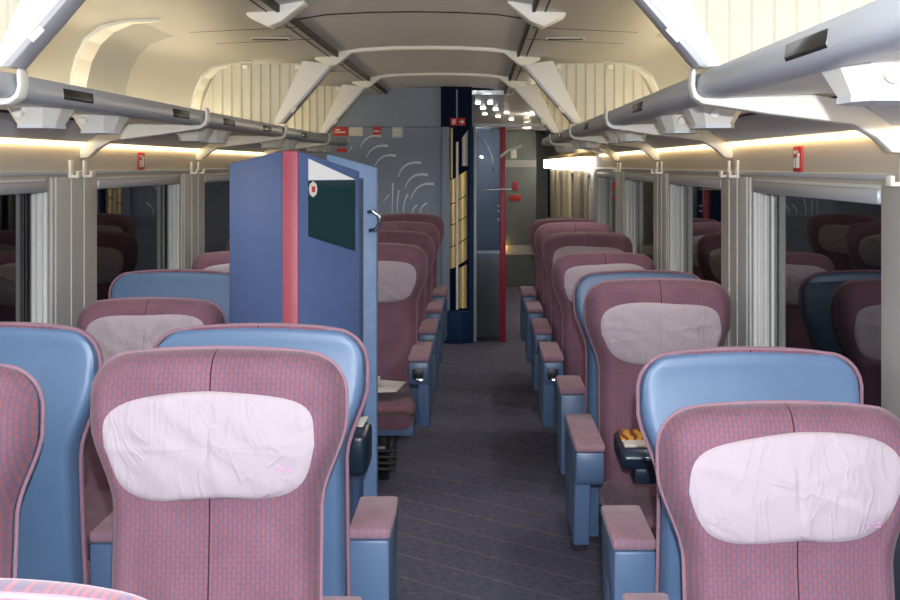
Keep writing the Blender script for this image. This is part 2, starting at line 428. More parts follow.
def seat(x, d, ztop, away, aisle, label, group, v=0, wallarm=True):
    """aisle: +1 if the aisle is at world +x of the seat"""
    lean = 5 if ztop > 1.17 else 9
    th = radians(lean); L = round((ztop-ZB)/cos(th), 3)
    o = empty('train_seat', (x, d, 0), label, 'seat', group, rz=pi if away else 0)
    off = round(-L*sin(th), 3)
    bk = link('backrest', back_mesh(th, L), o); link('piping', piping_mesh(th, L), bk)
    link('back_shell', shell_mesh(th, L), o)['label'] = 'blue plastic back shell'
    cv = link('headrest_cover', cover_mesh(th, L, v), o); cv['label'] = 'pale creased cloth headrest cover'
    link('logo', logo_mesh(th, L), cv)
    link('seat_cushion', cushion_mesh(off), o)
    fr, l1, l2 = base_mesh(off); link('seat_frame', fr, o); link('leg', l1, o); link('leg', l2, o)
    s_ais = aisle*(-1 if away else 1)
    for s, wide in ((s_ais, True), (-s_ais, False)):
        if not wide and not wallarm: continue
        kw = dict(ia=.218, oa=.332, yr=-.085, yf=.055) if away else (dict(ia=.250, oa=.355, yr=.05) if aisle < 0 else dict(ia=.205, oa=.312, yr=.05))
        if not wide: kw = dict(yr=-.085 if away else .0)
        pad, hous, side, slot, tab = arm_meshes(s, wide, **kw)
        a = link('armrest', hous, o); link('pad', pad, a)
        if wide:
            link('side_panel', side, a)
            if not away and d > 5: link('slot', slot, a); link('latch', tab, a)
    return o

RX, LX, LWX = 0.675, -0.570, -1.250
G1 = 'burgundy seats facing the camera'; G2 = 'seats turned away showing blue shells'
# right-hand single seats
seat(.676, 2.60, 1.120, False, -1, 'nearest burgundy seat right of the aisle, its large creased headrest cover facing the camera', G1, 1)
seat(RX, 2.93, 1.190, True, -1, 'blue shell seat turned away, directly behind the nearest right-hand burgundy seat', G2, 2)
seat(.685, 4.50, 1.210, False, -1, 'second burgundy seat on the right, beside the dark tray with the orange magazine', G1, 3)
seat(.68, 4.98, 1.200, True, -1, 'farther blue shell seat on the right, peeking out behind the second burgundy seat', G2, 4)
for d, z, v, lb in ((6.36, 1.172, 5, 'third burgundy seat on the right, just beyond the farther blue shell'),
                 (7.33, 1.228, 6, 'fourth burgundy seat on the right, its pale headrest cover partly showing'),
                 (8.31, 1.240, 7, 'fifth burgundy seat on the right, second from the far partition'),
                 (9.30, 1.225, 8, 'last burgundy seat on the right, closest to the glass partition')):
    seat(RX, d, z, False, -1, lb, G1, v)
# left aisle seats
seat(LX, 1.19, 1.217, True, 1, 'blue shell seat in the bottom left corner, closest to the camera, only its top showing', G2, 9)
seat(-.576, 2.58, 1.245, False, 1, 'large burgundy seat in the left foreground beside the aisle, wide pale headrest cover', G1, 10)
seat(LX, 3.02, 1.238, True, 1, 'blue shell seat turned away, between the foreground left burgundy seat and the blue cabinet', G2, 11)
for d, z, v, lb in ((6.36, 1.222, 12, 'first left aisle seat beyond the blue cabinet, pale headrest cover and papers on its cushion'),
                 (7.33, 1.236, 13, 'second left aisle seat beyond the blue cabinet'),
                 (8.31, 1.245, 14, 'third left aisle seat beyond the blue cabinet'),
                 (9.30, 1.262, 15, 'last left aisle seat, in front of the grey end wall with white arcs')):
    seat(LX, d, z, False, 1, lb, G1, v)
# left window seats
seat(LWX, 2.58, 1.215, False, 1, 'burgundy window seat cut off by the left edge of the photo', G1, 16, False)
seat(LWX, 2.99, 1.245, True, 1, 'blue shell window seat at the left edge, turned away', G2, 17, False)
seat(LWX, 4.45, 1.142, False, -1, 'low burgundy window seat on the left with creased cover, seen between two blue shells', G1, 18, False)
seat(LWX, 4.83, 1.216, True, 1, 'blue shell window seat left of the cabinet, behind the low burgundy window seat', G2, 19, False)
seat(LWX, 6.20, 1.190, False, 1, 'burgundy window seat peeking out just left of the tall blue cabinet', G1, 20, False)
seat(LWX, 7.05, 1.250, False, 1, 'burgundy window seat deepest on the left, a sliver beside the cabinet edge', G1, 21, False)

# ------------------------------------------------------------------ shell of the carriage
Y0, Y1 = -1.6, 10.90
YF = 19.0
fl = MB().box((CX-HW-.12, Y0, -.04), (CX+HW+.12, YF, 0)).obj('floor', 'carpet'); struct(fl)
def h(z): return EYE+z
# ceiling profile (u, z)
side_curve = [(1.42, h(.30)), (1.415, h(.38)), (1.395, h(.46)), (1.355, h(.54)), (1.30, h(.595)), (1.22, h(.625)), (1.10, h(.638)), (.56, h(.665))]
for s, nm in ((-1, 'ceiling_left'), (1, 'ceiling_right')):
    mb = MB(); out = [(CX+s*(u+0.0), z) for u, z in side_curve]; outer = [(CX+s*(u+.03), z+.03) for u, z in reversed(side_curve)]
    mb.prism(out+outer, 'y', Y0, YF)
    o = mb.obj('ceiling', 'cove', smooth=True); struct(o)
fas = []
for s in (-1, 1):
    mb = MB(); mb.prism([(CX+s*.56, h(.660)), (CX+s*.545, h(.660)), (CX+s*.545, h(.70)), (CX+s*.56, h(.70))], 'y', Y0, Y1)
    mb.prism([(CX+s*.605, h(.6605)), (CX+s*.598, h(.6605)), (CX+s*.598, h(.668)), (CX+s*.605, h(.668))], 'y', Y0, Y1)
    struct(mb.obj('trim', 'fascia'))
cen = [(-.56, h(.69)), (-.40, h(.715)), (-.2, h(.725)), (0, h(.728)), (.2, h(.725)), (.40, h(.715)), (.56, h(.69))]
mb = MB(); mb.prism([(CX+u, z) for u, z in cen]+[(CX+u, z+.05) for u, z in reversed(cen)], 'y', Y0, Y1)
struct(mb.obj('ceiling', 'ceil', smooth=True))
# transverse ceiling seams
mb = MB()
for d in (1.6, 3.6, 5.62, 6.15, 7.7, 8.2, 9.8):
    for q_ in (-1, 1): mb.prism([(CX+q_*1.08, h(.638)), (CX+q_*.57, h(.6625)), (CX+q_*.57, h(.668)), (CX+q_*1.08, h(.643))], 'y', d, d+.008)
struct(mb.obj('trim', 'fascia'))

PIL = [-1.25, .81, 2.89, 4.99, 7.05, 9.11, 11.17, 13.2, 15.3, 17.4]
PW = .29
ZS, ZT = .80, h(-.055)
win_n = 0
for s, nm in ((-1, 'left'), (1, 'right')):
    xw = CX+s*HW
    def bx(mb, y0, y1, z0, z1, dx0=0, dx1=.12):
        a, c = xw+s*dx0, xw+s*dx1
        mb.box((min(a, c), y0, z0), (max(a, c), y1, z1))
    mb = MB(); bx(mb, Y0, YF, ZT, h(.34)); bx(mb, Y0, YF, 0, ZS)
    for i, p in enumerate(PIL): bx(mb, p-PW, p+PW, ZS, ZT)
    struct(mb.obj('wall_'+nm, 'wallp'))
    mb = MB(); bx(mb, Y0, YF, 0.0, ZS-.04, -.012, 0)
    struct(mb.obj('trim', 'lower'))
    mb = MB(); bx(mb, Y0, YF, ZT+.012, ZT+.032, -.010, 0)
    bx(mb, Y0, YF, ZS-.045, ZS-.01, -.03, 0)
    struct(mb.obj('trim', 'rail', bevel=.004))
    for i, p in enumerate(PIL):
        q = MB(); bx(q, p-PW+.012, p+PW-.012, ZS, ZT+.005, -.012, .0); pl = q.obj('trim', 'pillar', bevel=.004); struct(pl)
        q = MB()
        for dy in (-PW+.05, -.06, .10): bx(q, p+dy, p+dy+.008, ZS, ZT+.004, -.015, -.008)
        q.obj('strip', 'frame', pl, bevel=.002)
        if p < 11:
            for dy in (-.095, .075):
                q = MB(); bx(q, p+dy, p+dy+.05, ZT+.0, ZT+.012, -.05, -.01); bx(q, p+dy+.005, p+dy+.045, ZT+.0, ZT+.075, -.022, -.01)
                bx(q, p+dy, p+dy+.05, ZT+.0, ZT+.028, -.056, -.044)
                kk = q.obj('coat_hook', 'white', bevel=.004)
                side = 'left' if s < 0 else 'right'
                tag(kk, 'small white coat hook on a grey pillar between the %s-hand windows' % side, 'coat hook', 'coat hooks on the %s wall pillars' % side)
    for i in range(len(PIL)-1):
        y0, y1 = PIL[i]+PW, PIL[i+1]-PW; win_n += 1
        w = bpy.data.objects.new('window_%d' % win_n, None); COL.objects.link(w); w.location = (xw, y0, ZS); struct(w)
        q = MB(); a = s*.062
        q.box((min(a, a+s*.02), 0.0, 0), (max(a, a+s*.02), y1-y0, ZT-ZS)); q.obj('pane', 'night', w)
        # jambs, head and sill lining the recess
        q = MB()
        X0, X1 = (0.0, .062) if s > 0 else (-.062, 0.0)
        for yy in (0.0, y1-y0-.012): q.box((X0, yy, 0), (X1, yy+.012, ZT-ZS))
        q.box((X0, 0, ZT-ZS-.012), (X1, y1-y0, ZT-ZS)); q.box((X0, 0, 0), (X1, y1-y0, .012))
        q.obj('frame', 'frame', w)
        # vertical guide mouldings on the far jamb
        q = MB()
        for k in range(2):
            xx = s*(.012+.026*k); q.box((min(xx, xx+s*.011), y1-y0-.030, .012), (max(xx, xx+s*.016), y1-y0-.012, ZT-ZS-.012))
        q.box((min(s*.052, s*.062), y1-y0-.09, .012), (max(s*.068, s*.062), y1-y0-.07, ZT-ZS-.012))
        q.obj('guide_moulding', 'frame', w, bevel=.004)
        # roller-blind bar at the head
        q = MB(); q.box((min(-s*.012, s*.05), .02, ZT-ZS-.055), (max(-s*.012, s*.05), y1-y0-.02, ZT-ZS-.01)); q.obj('blind_bar', 'rail', w, bevel=.01)

# red seat-number plates above the windows
def num_sign(s, d, label):
    x = CX+s*(HW-.004)
    o = empty('number_plate', (x, d, h(.02)), label, 'sign')
    q = MB(); q.box((-.004, -.05, -.045), (.004, .05, .045)); q.obj('plate', 'red', o, bevel=.002)
    q = MB(); e = -s*.006
    for (a, bb, c, dd) in ((-.040, -.030, -.030, .005), (-.030, -.010, -.003, .005), (-.012, -.004, -.030, .005), (-.035, -.010, .018, .030), (.006, .014, -.03, .03), (.020, .036, .012, .020), (.020, .028, -.03, .012)):
        q.box((min(e, e/2), a*(-s), c) if a*(-s) < bb*(-s) else (min(e, e/2), bb*(-s), c), (max(e, e/2), max(a*(-s), bb*(-s)), dd))
    q.obj('digits', 'white', o)
num_sign(1, 4.02, 'small red number plate above the near right-hand window')
num_sign(-1, 5.98, 'small red number plate above the second left-hand window')

# ------------------------------------------------------------------ ceiling ribs
RIB = [3.04, 5.10, 7.17, 9.23]
def arc_poly():
    up = [(-.60, .70), (-.40, .73), (0, .74), (.40, .73), (.60, .70)]
    lo = [(.69, .668), (.69, .645), (.595, .598), (.555, .615), (.47, .684), (.38, .694), (.2, .704), (0, .707), (-.2, .704), (-.38, .694), (-.47, .684), (-.555, .615), (-.595, .598), (-.69, .645), (-.69, .668)]
    return [(CX+u, h(z)) for u, z in up+lo]
for d in RIB+[1.0]:
    if d == 5.10:
        q = MB()
        for s_ in (-1, 1): q.prism([(CX+s_*u, h(z)) for u, z in [(.69, .668), (.69, .645), (.595, .598), (.54, .62), (.44, .70), (.44, .716), (.56, .71)]], 'y', d-.06, d+.06)
        struct(q.obj('trim', 'white', bevel=.006))
        q = MB(); q.prism([(CX+u, z-.004) for u, z in cen]+[(CX+u, z+.01) for u, z in reversed(cen)], 'y', 5.52, 5.54); struct(q.obj('trim', 'fascia'))
        continue
    o = MB().prism(arc_poly(), 'y', d-.04, d+.05).obj('trim', 'white', bevel=.006); struct(o)
# profile bands on the cove at each rib
def band(d, s):
    mb = MB(); pr = [(1.42, .24), (1.418, .36), (1.395, .46), (1.355, .535), (1.295, .59), (1.21, .622), (1.08, .632)]
    n = len(pr); vs = []; fs = []
    for i, (u, z) in enumerate(pr):
        w = .16*(1-(max(0, i-3)/3.2)**1.3) if i > 3 else .16
        for yy in (d-w, d+.02*(1 if i < 5 else .2)):
            vs.append((CX+s*(u-.012), yy, h(z-.006))); vs.append((CX+s*(u+.02), yy, h(z+.02)))
    for i in range(n-1):
        a = i*4; c = a+4
        fs += [(a, a+2, c+2, c), (a+1, c+1, c+3, a+3), (a, c, c+1, a+1), (a+2, a+3, c+3, c+2)]
    fs += [(0, 1, 3, 2), (4*n-4, 4*n-2, 4*n-1, 4*n-3)]
    mb.add(vs, fs); o = mb.obj('trim', 'white', smooth=False); struct(o)
for d in RIB:
    for s in (-1, 1): band(d, s)
# grey facing panel of the cove beyond the second rib
for s in (-1, 1):
    pr = [(1.42, .24), (1.412, .38), (1.39, .46), (1.35, .538), (1.295, .592), (1.215, .624), (1.15, .640)]
    P = [(CX+s*(u-.004), h(z-.003)) for u, z in pr]+[(CX+s*(u+.02), h(z+.02)) for u, z in reversed(pr)]
    struct(MB().prism(P, 'y', 5.13, 5.70).obj('trim', 'covegrey', smooth=True))

def divider(d, s, label):
    o = empty('rack_divider', (CX+s*.905, d, h(.235)), label, 'rack divider', 'pleated dividers with slanted struts above the racks')
    ox, oz = .905, h(.235)
    # strut
    P = [(.585, .615), (.765, .640), (.945, .255), (.895, .252)]
    q = MB(); q.prism([((u-ox)*s, h(z)-oz) for u, z in P], 'y', -.035, .035); q.obj('strut', 'whitecool', o, bevel=.006)
    # grey inner channel with a small switch plate
    P = [(.575, .612), (.595, .61), (.905, .256), (.885, .252)]
    q = MB(); q.prism([((u-ox)*s, h(z)-oz) for u, z in P], 'y', -.05, .06); st = q.obj('channel', 'rail', o, bevel=.003)
    q = MB(); u0, z0 = .815, .335
    q.prism([((u0-.02-ox)*s, h(z0+.01)-oz), ((u0+.01-ox)*s, h(z0-.022)-oz), ((u0+.024-ox)*s, h(z0-.008)-oz), ((u0-.006-ox)*s, h(z0+.024)-oz)], 'y', -.052, -.045)
    q.obj('switch', 'frame', o, bevel=.002)
    # pleated sheet
    q = MB(); vs = []; fs = []; n = 96
    for i in range(n+1):
        u = .68+(1.385-.68)*i/n
        zl = max(.250, .632-(u-.75)*1.98) if u > .75 else .60
        zt = .625 if u < 1.2 else .625-.32*((u-1.2)/.21)**2.2
        zt = max(zt, zl+.002)
        ph = (i % 8)/8.0
        y = .012*(ph if ph < .85 else (1-ph)/.15*.85)
        for yy in (y, y+.006):
            vs += [((u-ox)*s, yy, h(zl)-oz), ((u-ox)*s, yy, h(zt)-oz)]
    for i in range(n):
        a = i*4; c = a+4
        fs += [(a, c, c+1, a+1), (a+2, a+3, c+3, c+2), (a+1, c+1, c+3, a+3), (a, a+2, c+2, c)]
    fs += [(0, 1, 3, 2), (4*n, 4*n+2, 4*n+3, 4*n+1)]
    q.add(vs, fs); q.obj('pleated_panel', 'pleat', o)
    # small clips on the top edge
    for u in (.80, 1.12):
        q = MB(); q.box(((u-ox)*s-.015, -.02, h(.59)-oz), ((u-ox)*s+.015, 0, h(.615)-oz)); q.obj('clip', 'white', o, bevel=.003)
for s, sd in ((-1, 'left'), (1, 'right')):
    for d, nn in ((3.04, 'nearest'), (7.17, 'middle'), (9.23, 'farthest')):
        divider(d, s, '%s pleated white divider with slanted strut above the %s luggage rack' % (nn, sd))

# ------------------------------------------------------------------ luggage racks
YR0, YR1 = -1.0, 10.6
for s, sd in ((-1, 'left'), (1, 'right')):
    o = empty('luggage_rack', (CX+s*1.1, 5.0, h(.17)), 'long grey overhead luggage rack along the %s wall with white brackets' % sd, 'luggage rack')
    ox, oy, oz = 1.1, 5.0, h(.17)
    def T(P): return [((u-ox)*s, h(z)-oz) for u, z in P]
    def ob(P, y0, y1, name, m, par=None, bevel=0, sm_=False):
        return MB().prism(T(P), 'y', y0-oy, y1-oy).obj(name, m, par or o, bevel=bevel, smooth=sm_)
    rp = [(.925, .172), (.900, .174), (.888, .181), (.881, .195), (.884, .222), (.892, .238), (.92, .243), (.95, .240), (.95, .172)]
    rail = ob(rp, YR0, YR1, 'rail', 'rail', sm_=True)
    ob([(.94, .174), (1.20, .184), (1.42, .184), (1.42, .194), (1.2, .194), (.94, .184)], YR0, YR1, 'shelf', 'shelf')
    ob([(1.285, .182), (1.300, .162), (1.385, .100), (1.419, .094), (1.419, .182)], YR0, YR1, 'duct', 'duct')
    ob([(1.270, .184), (1.288, .184), (1.288, .176), (1.270, .176)], YR0, YR1, 'duct_lip', 'fascia')
    ob([(1.402, .080), (1.418, .080), (1.418, .094), (1.402, .094)], YR0, YR1, 'light_strip', 'lamp_warm')
    # light tube lying in the rack
    ob([(1.28, .20), (1.32, .20), (1.32, .222), (1.28, .222)], YR0, YR1, 'light_tube', 'lamp_cove')
    for d in [.98]+RIB:
        P = [(.874, .252), (.878, .240), (.876, .205), (.882, .186), (.895, .174), (.94, .172), (1.0, .180), (1.18, .183), (1.30, .160), (1.402, .094), (1.402, .080), (1.42, .080), (1.42, .030), (1.385, .032), (1.345, .070), (1.285, .104), (1.20, .116), (1.067, .132), (.95, .150), (.895, .158), (.872, .174), (.865, .205), (.866, .240)]
        ob(P, d-.03, d+.03, 'bracket', 'white', bevel=.005)
    for d in (1.55, 2.12, 3.62, 4.19, 5.55, 5.95, 7.62, 8.15, 9.6, 10.1):
        # hexagonal reading-lamp plate: tapering pan under the shelf
        q = MB(); vs = []
        for (r, zz) in ((1.0, .190), (1.0, .176), (.68, .124), (.0001, .123)):
            for k in range(8):
                hx = [(-1, -.45), (-.62, -1), (.62, -1), (1, -.45), (1, .45), (.62, 1), (-.62, 1), (-1, .45)][k]
                vs.append(((1.04-ox)*s+hx[0]*.085*r, d-oy+hx[1]*.13*r, h(zz)-oz))
        fs = [(i*8+k, i*8+(k+1) % 8, (i+1)*8+(k+1) % 8, (i+1)*8+k) for i in range(3) for k in range(8)]
        fs.append(tuple(range(8)))
        q.add(vs, fs); lp = q.obj('reading_lamp', 'white', o)
        q = MB().prism([((1.04-ox)*s+hx*.060, d-oy+hy*.094) for hx, hy in [(-1, -.45), (-.62, -1), (.62, -1), (1, -.45), (1, .45), (.62, 1), (-.62, 1), (-1, .45)]], 'z', h(.112)-oz, h(.1235)-oz); q.obj('lens_plate', 'duct', lp)
        q = MB().tube([((1.04-ox)*s-.02, d-oy-.115, h(.160)-oz), ((1.04-ox)*s-.02, d-oy-.145, h(.152)-oz)], .013, 12); q.obj('nozzle', 'white', lp, smooth=True)
    for d in ((3.5, 4.7, 5.6, 6.6, 8.0) if s < 0 else (2.02, 4.17, 6.2, 8.2)):
        P = [(.889, .184), (.882, .196), (.8855, .222), (.890, .222), (.893, .184)]
        P = [(u-.002, z) for u, z in P]
        dsp = ob(P, d-.13, d+.13, 'display', 'disp', bevel=.001)
for s in (-1, 1):                      # ceiling grilles in the flat side panels
    for d in (4.3, 6.0, 8.0):
        q = MB(); x = CX+s*.76
        q.box((-.10, -.03, -.004), (.10, .03, .002)); v = q.obj('ceiling_grille', 'shelf', None, (x, d, h(.652)), bevel=.002)
        dd = {4.3: 'nearest', 6.0: 'middle', 8.0: 'farthest'}[d]
        tag(v, '%s slim grille set in the %s side ceiling panel' % (dd, 'left' if s < 0 else 'right'), 'grille')
        q = MB()
        for k in range(4): q.box((-.09, -.022+k*.012, -.006), (.09, -.016+k*.012, -.003))
        q.obj('slats', 'dark', v)

# ------------------------------------------------------------------ tall cabinet
cb = empty('storage_cabinet', (-.66, 4.35, 0), 'tall blue storage cabinet with red stripe and dark glass pane beside the aisle', 'cabinet')
cl = lambda x, y: (x+.66, y-4.35)
def slab(p, q_, th_, zt0, zt1, name, m, parent=cb, z0=0.0, bevel=.006):
    """upright slab from plan point p to q_, thickness th_ to the back, slanted top"""
    (x0, y0), (x1, y1) = cl(*p), cl(*q_)
    dx, dy = x1-x0, y1-y0; l = sqrt(dx*dx+dy*dy); nx, ny = -dy/l*th_, dx/l*th_
    vs = [(x0, y0, z0), (x1, y1, z0), (x1+nx, y1+ny, z0), (x0+nx, y0+ny, z0), (x0, y0, zt0), (x1, y1, zt1), (x1+nx, y1+ny, zt1), (x0+nx, y0+ny, zt0)]
    return MB().add(vs, [(0,3,2,1),(4,5,6,7),(0,1,5,4),(1,2,6,5),(2,3,7,6),(3,0,4,7)]).obj(name, m, parent, bevel=bevel)
slab((-.925, 4.30), (-.692, 4.06), .04, 1.655, 1.700, 'front_panel', 'cab')
slab((-.688, 4.058), (-.632, 4.055), .04, 1.700, 1.700, 'corner_stripe', 'cabred')['label'] = 'red vertical stripe'
dp = slab((-.628, 4.058), (-.437, 4.25), .04, 1.698, 1.628, 'door', 'cab')
MB().prism([cl(-.91, 4.335), cl(-.69, 4.10), cl(-.63, 4.10), cl(-.455, 4.29), cl(-.455, 4.56), cl(-.91, 4.56)], 'z', 0.02, 1.60).obj('body', 'cab', cb, bevel=.006)
slab((-.60, 4.57), (-.404, 4.57), .05, 1.695, 1.640, 'side_panel', 'cab2')
# pane on the door: point at fraction t along the door, height z
def dpt(t, z, e):
    x = -.628+.191*t; y = 4.058+.192*t; n = (.707, -.707)
    X, Y = cl(x+n[0]*e, y+n[1]*e); return (X, Y, z)
def dplate(P, e0, e1, name, m, par):
    a = [dpt(t, z, e0) for t, z in P]; c = [dpt(t, z, e1) for t, z in P]; n = len(P)
    return MB().add(a+c, [tuple(range(n)), tuple(range(2*n-1, n-1, -1))]+[(i, i+n, (i+1) % n+n, (i+1) % n) for i in range(n)]).obj(name, m, par)
dplate([(.14, 1.595), (.91, 1.595), (.91, 1.338), (.14, 1.400)], -.002, .003, 'glass_pane', 'cabglass', dp)
dplate([(.14, 1.672), (.91, 1.597), (.14, 1.597)], -.002, .003, 'reflected_glare', 'pane_glare', dp)  # lamp reflection on the glass, painted as a white triangle
dplate([(.155, 1.583), (.205, 1.593), (.255, 1.583), (.27, 1.565), (.255, 1.547), (.205, 1.537), (.155, 1.547), (.14, 1.565)], .003, .006, 'round_sticker', 'paper', dp)
dplate([(.18, 1.575), (.23, 1.575), (.23, 1.555), (.18, 1.555)], .006, .008, 'sticker_mark', 'red', dp)
q = MB().tube([(*cl(-.425, 4.47), 1.47), (*cl(-.405, 4.42), 1.475), (*cl(-.385, 4.42), 1.46), (*cl(-.380, 4.43), 1.43), (*cl(-.395, 4.43), 1.405), (*cl(-.42, 4.47), 1.40)], .008, 10)
q.obj('handle', 'chrome', cb, smooth=True)
# bits beside it
t = empty('folding_tray', (-.41, 3.95, .62), 'dark folded tray box at the cabinet foot beside the foreground left seats', 'tray')
MB().box((-.035, -.10, .0), (.035, .12, .14)).obj('tray_box', 'traydark', t, bevel=.02, seg=3)
MB().box((-.045, -.06, -.6), (-.03, .10, .02)).obj('bracket', 'arm_blue', t, bevel=.004)
p = MB().add([(-.03, -.05, 0), (.02, -.06, .004), (.03, .03, .018), (-.02, .05, .006), (-.03, -.05, .004), (.02, -.06, .008), (.03, .03, .022), (-.02, .05, .010)],
         [(0,3,2,1),(4,5,6,7),(0,1,5,4),(1,2,6,5),(2,3,7,6),(3,0,4,7)]).obj('paper_scrap', 'paper', None, (-.415, 4.0, .762))
tag(p, 'crumpled white paper scrap on the dark tray beside the cabinet', 'paper')

# magazine tray on the right
t = empty('magazine_tray', (.566, 4.07, .56), 'dark blue tray beside the second right-hand seat, holding a magazine', 'tray')
MB().prism([(-.13, .13), (-.15, .10), (-.13, .06), (.12, .06), (.14, .13)], 'x', -.085, .11).obj('tray_top', 'traydark', t, bevel=.012, seg=3)
MB().box((-.04, -.09, .0), (.09, .12, .06)).obj('tray_body', 'traydark', t, bevel=.01)
MB().box((-.01, -.150, .095), (.06, -.142, .108)).obj('clasp', 'chrome', t, bevel=.002)
mg = MB().box((-.082, -.115, 0), (.085, .115, .010)).obj('magazine', 'mag', None, (.572, 4.07, .692), bevel=.002)
tag(mg, 'orange and white magazine lying on the dark tray by the second right-hand seat', 'magazine')
# papers on the left far seat
pp = MB()
pp.add([(-.14, -.10, .0), (.10, -.12, .01), (.14, .06, .02), (-.10, .10, .03), (-.14, -.10, .006), (.10, -.12, .018), (.14, .06, .028), (-.10, .10, .04)],
       [(0,3,2,1),(4,5,6,7),(0,1,5,4),(1,2,6,5),(2,3,7,6),(3,0,4,7)])
pp.box((-.13, -.03, .03), (.0, .10, .05))
o = pp.obj('newspaper', 'paper', None, (-.52, 5.98, .500)); tag(o, 'white folded newspaper on the seat cushion just beyond the blue cabinet', 'newspaper')
# foot rest below that seat
fr_ = empty('foot_rest', (-.56, 5.66, 0), 'black slatted foot rest under the first left aisle seat beyond the cabinet', 'foot rest')
for k in range(4): MB().tube([(-.17, -.012*k, .262-.026*k), (.15, -.012*k, .262-.026*k)], .009, 8).obj('bar', 'dark', fr_, smooth=True)
for xx in (-.17, .15): MB().prism([(.03, .275), (-.055, .17), (-.04, .165), (.05, .275)], 'x', xx-.006, xx+.006).obj('side_plate', 'dark', fr_)
MB().tube([(-.17, -.005, .278), (.10, -.005, .278)], .009, 8).obj('chrome_bar', 'chrome', fr_, smooth=True)
for xx in (-.16, .14): MB().prism([(-.01, .27), (.01, .27), (.19, .283), (.19, .273)], 'x', xx-.006, xx+.006).obj('strut', 'dark', fr_)

# ------------------------------------------------------------------ far end
D = 10.88
def pw(px, py, d=D):          # photo measurement to place on the end wall
    s_ = 1167/d; return ((px-480)/s_, EYE+(165-py)/s_)
def wall_prof(xr):
    P = [(CX-u, z) for u, z in side_curve]
    return [(xr, 0), (CX-HW, 0)]+P+[(CX-.56, h(.69)), (CX-.4, h(.715)), (xr, h(.725))]
xr = pw(441, 0)[0]
o = MB().prism(wall_prof(xr), 'y', D, D+.06).obj('wall_end', 'end'); struct(o)
zse = pw(0, 127)[1]
o = MB().box((CX-HW, D-.004, zse-.003), (xr, D, zse+.003)).obj('trim', 'fascia'); struct(o)
# arcs
def ribbon(P, w):
    n = len(P); vs = []; fs = []
    for i, (x, z) in enumerate(P):
        a = P[max(0, i-1)]; c = P[min(n-1, i+1)]; dx, dz = c[0]-a[0], c[1]-a[1]; l = sqrt(dx*dx+dz*dz) or 1
        ww = w*(.25+.75*i/(n-1)); nx, nz = -dz/l*ww/2, dx/l*ww/2
        for y in (D-.006, D): vs += [(x+nx, y, z+nz), (x-nx, y, z-nz)]
    for i in range(n-1):
        a = 4*i; c = a+4; fs += [(a, a+1, c+1, c), (a+2, c+2, c+3, a+3), (a, c, c+2, a+2), (a+1, a+3, c+3, c+1)]
    fs += [(0, 2, 3, 1), (4*n-4, 4*n-3, 4*n-1, 4*n-2)]
    return vs, fs
deco = empty('wall_graphic', (xr-.6, D, 1.6), 'pattern of pale white arcs and strokes on the grey end wall', 'wall graphic')
for (x0, y0, x1, y1, bulge, w) in ((360, 148, 381, 136, 5, 2.4), (366, 158, 388, 146, 5, 2.6), (375, 166, 396, 156, 5, 2.6), (398, 177, 421, 163, 6, 2.8), (405, 188, 428, 175, 6, 2.8), (411, 199, 434, 184, 6, 2.8),
                            (342, 146, 349, 140, 1, 1.3), (349, 152, 352, 146, 0, 1.2), (383, 202, 389, 195, 0, 1.3), (392, 216, 393, 183, 0, 1.6), (398, 216, 399, 190, 1, 1.6), (404, 216, 408, 194, 2, 1.6), (420, 214, 427, 203, 2, 1.8), (413, 216, 417, 205, 2, 1.6)):
    P = []
    for i in range(9):
        tt = i/8; x = x0+(x1-x0)*tt; y = y0+(y1-y0)*tt
        l = sqrt((x1-x0)**2+(y1-y0)**2); k = bulge*4*tt*(1-tt)
        P.append(pw(x+k*(y1-y0)/l, y-k*(x1-x0)/l))
    vs, fs = ribbon([(x, z) for x, z in P], w/107)
    vs = [(x-(xr-.6), y-D, z-1.6) for x, y, z in vs]
    MB().add(vs, fs).obj('stroke', 'arc', deco)
def plate(name, x0, y0, x1, y1, m, label, cat, e=.012):
    (a, c), (b_, d_) = pw(x0, y1), pw(x1, y0)
    o = MB().box((a-(a+b_)/2, -e, c-(c+d_)/2), (b_-(a+b_)/2, 0, d_-(c+d_)/2)).obj(name, m, None, ((a+b_)/2, D, (c+d_)/2), bevel=.003)
    if label: tag(o, label, cat)
    return o
ps = plate('emergency_sign', 333, 127, 348, 136, 'red', 'small red sign left of the cream label on the end wall', 'sign')
MB().box((-.05, -.016, -.012), (.045, -.012, -.002)).obj('mark', 'white', ps); MB().box((-.045, -.016, .01), (-.005, -.012, .022)).obj('mark', 'white', ps)
ps = plate('notice_label', 349, 127, 363, 136, 'paper', 'cream notice label between the red signs on the end wall', 'label')
for k in range(3): MB().box((-.05, -.014, -.022+.018*k), (.045, -.012, -.017+.018*k)).obj('text_line', 'shelf', ps)
ps = plate('alarm_box', 373, 127, 381, 135, 'red', 'square red emergency handle box on the grey end wall', 'alarm')
MB().box((-.028, -.018, -.008), (.028, -.012, .004)).obj('handle', 'white', ps, bevel=.002)
ps = plate('wall_switch', 392, 127, 403, 138, 'duct', 'grey square wall switch on the end wall', 'switch')
MB().box((-.034, -.02, -.034), (.034, -.012, .034)).obj('rocker', 'frame', ps, bevel=.004); MB().box((-.018, -.023, -.014), (.018, -.02, .014)).obj('key', 'duct', ps, bevel=.002)
plate('notice_sticker', 337, 148, 347, 152, 'red', 'small faded red sticker low on the end wall beside the cabinet', 'sticker', .004)
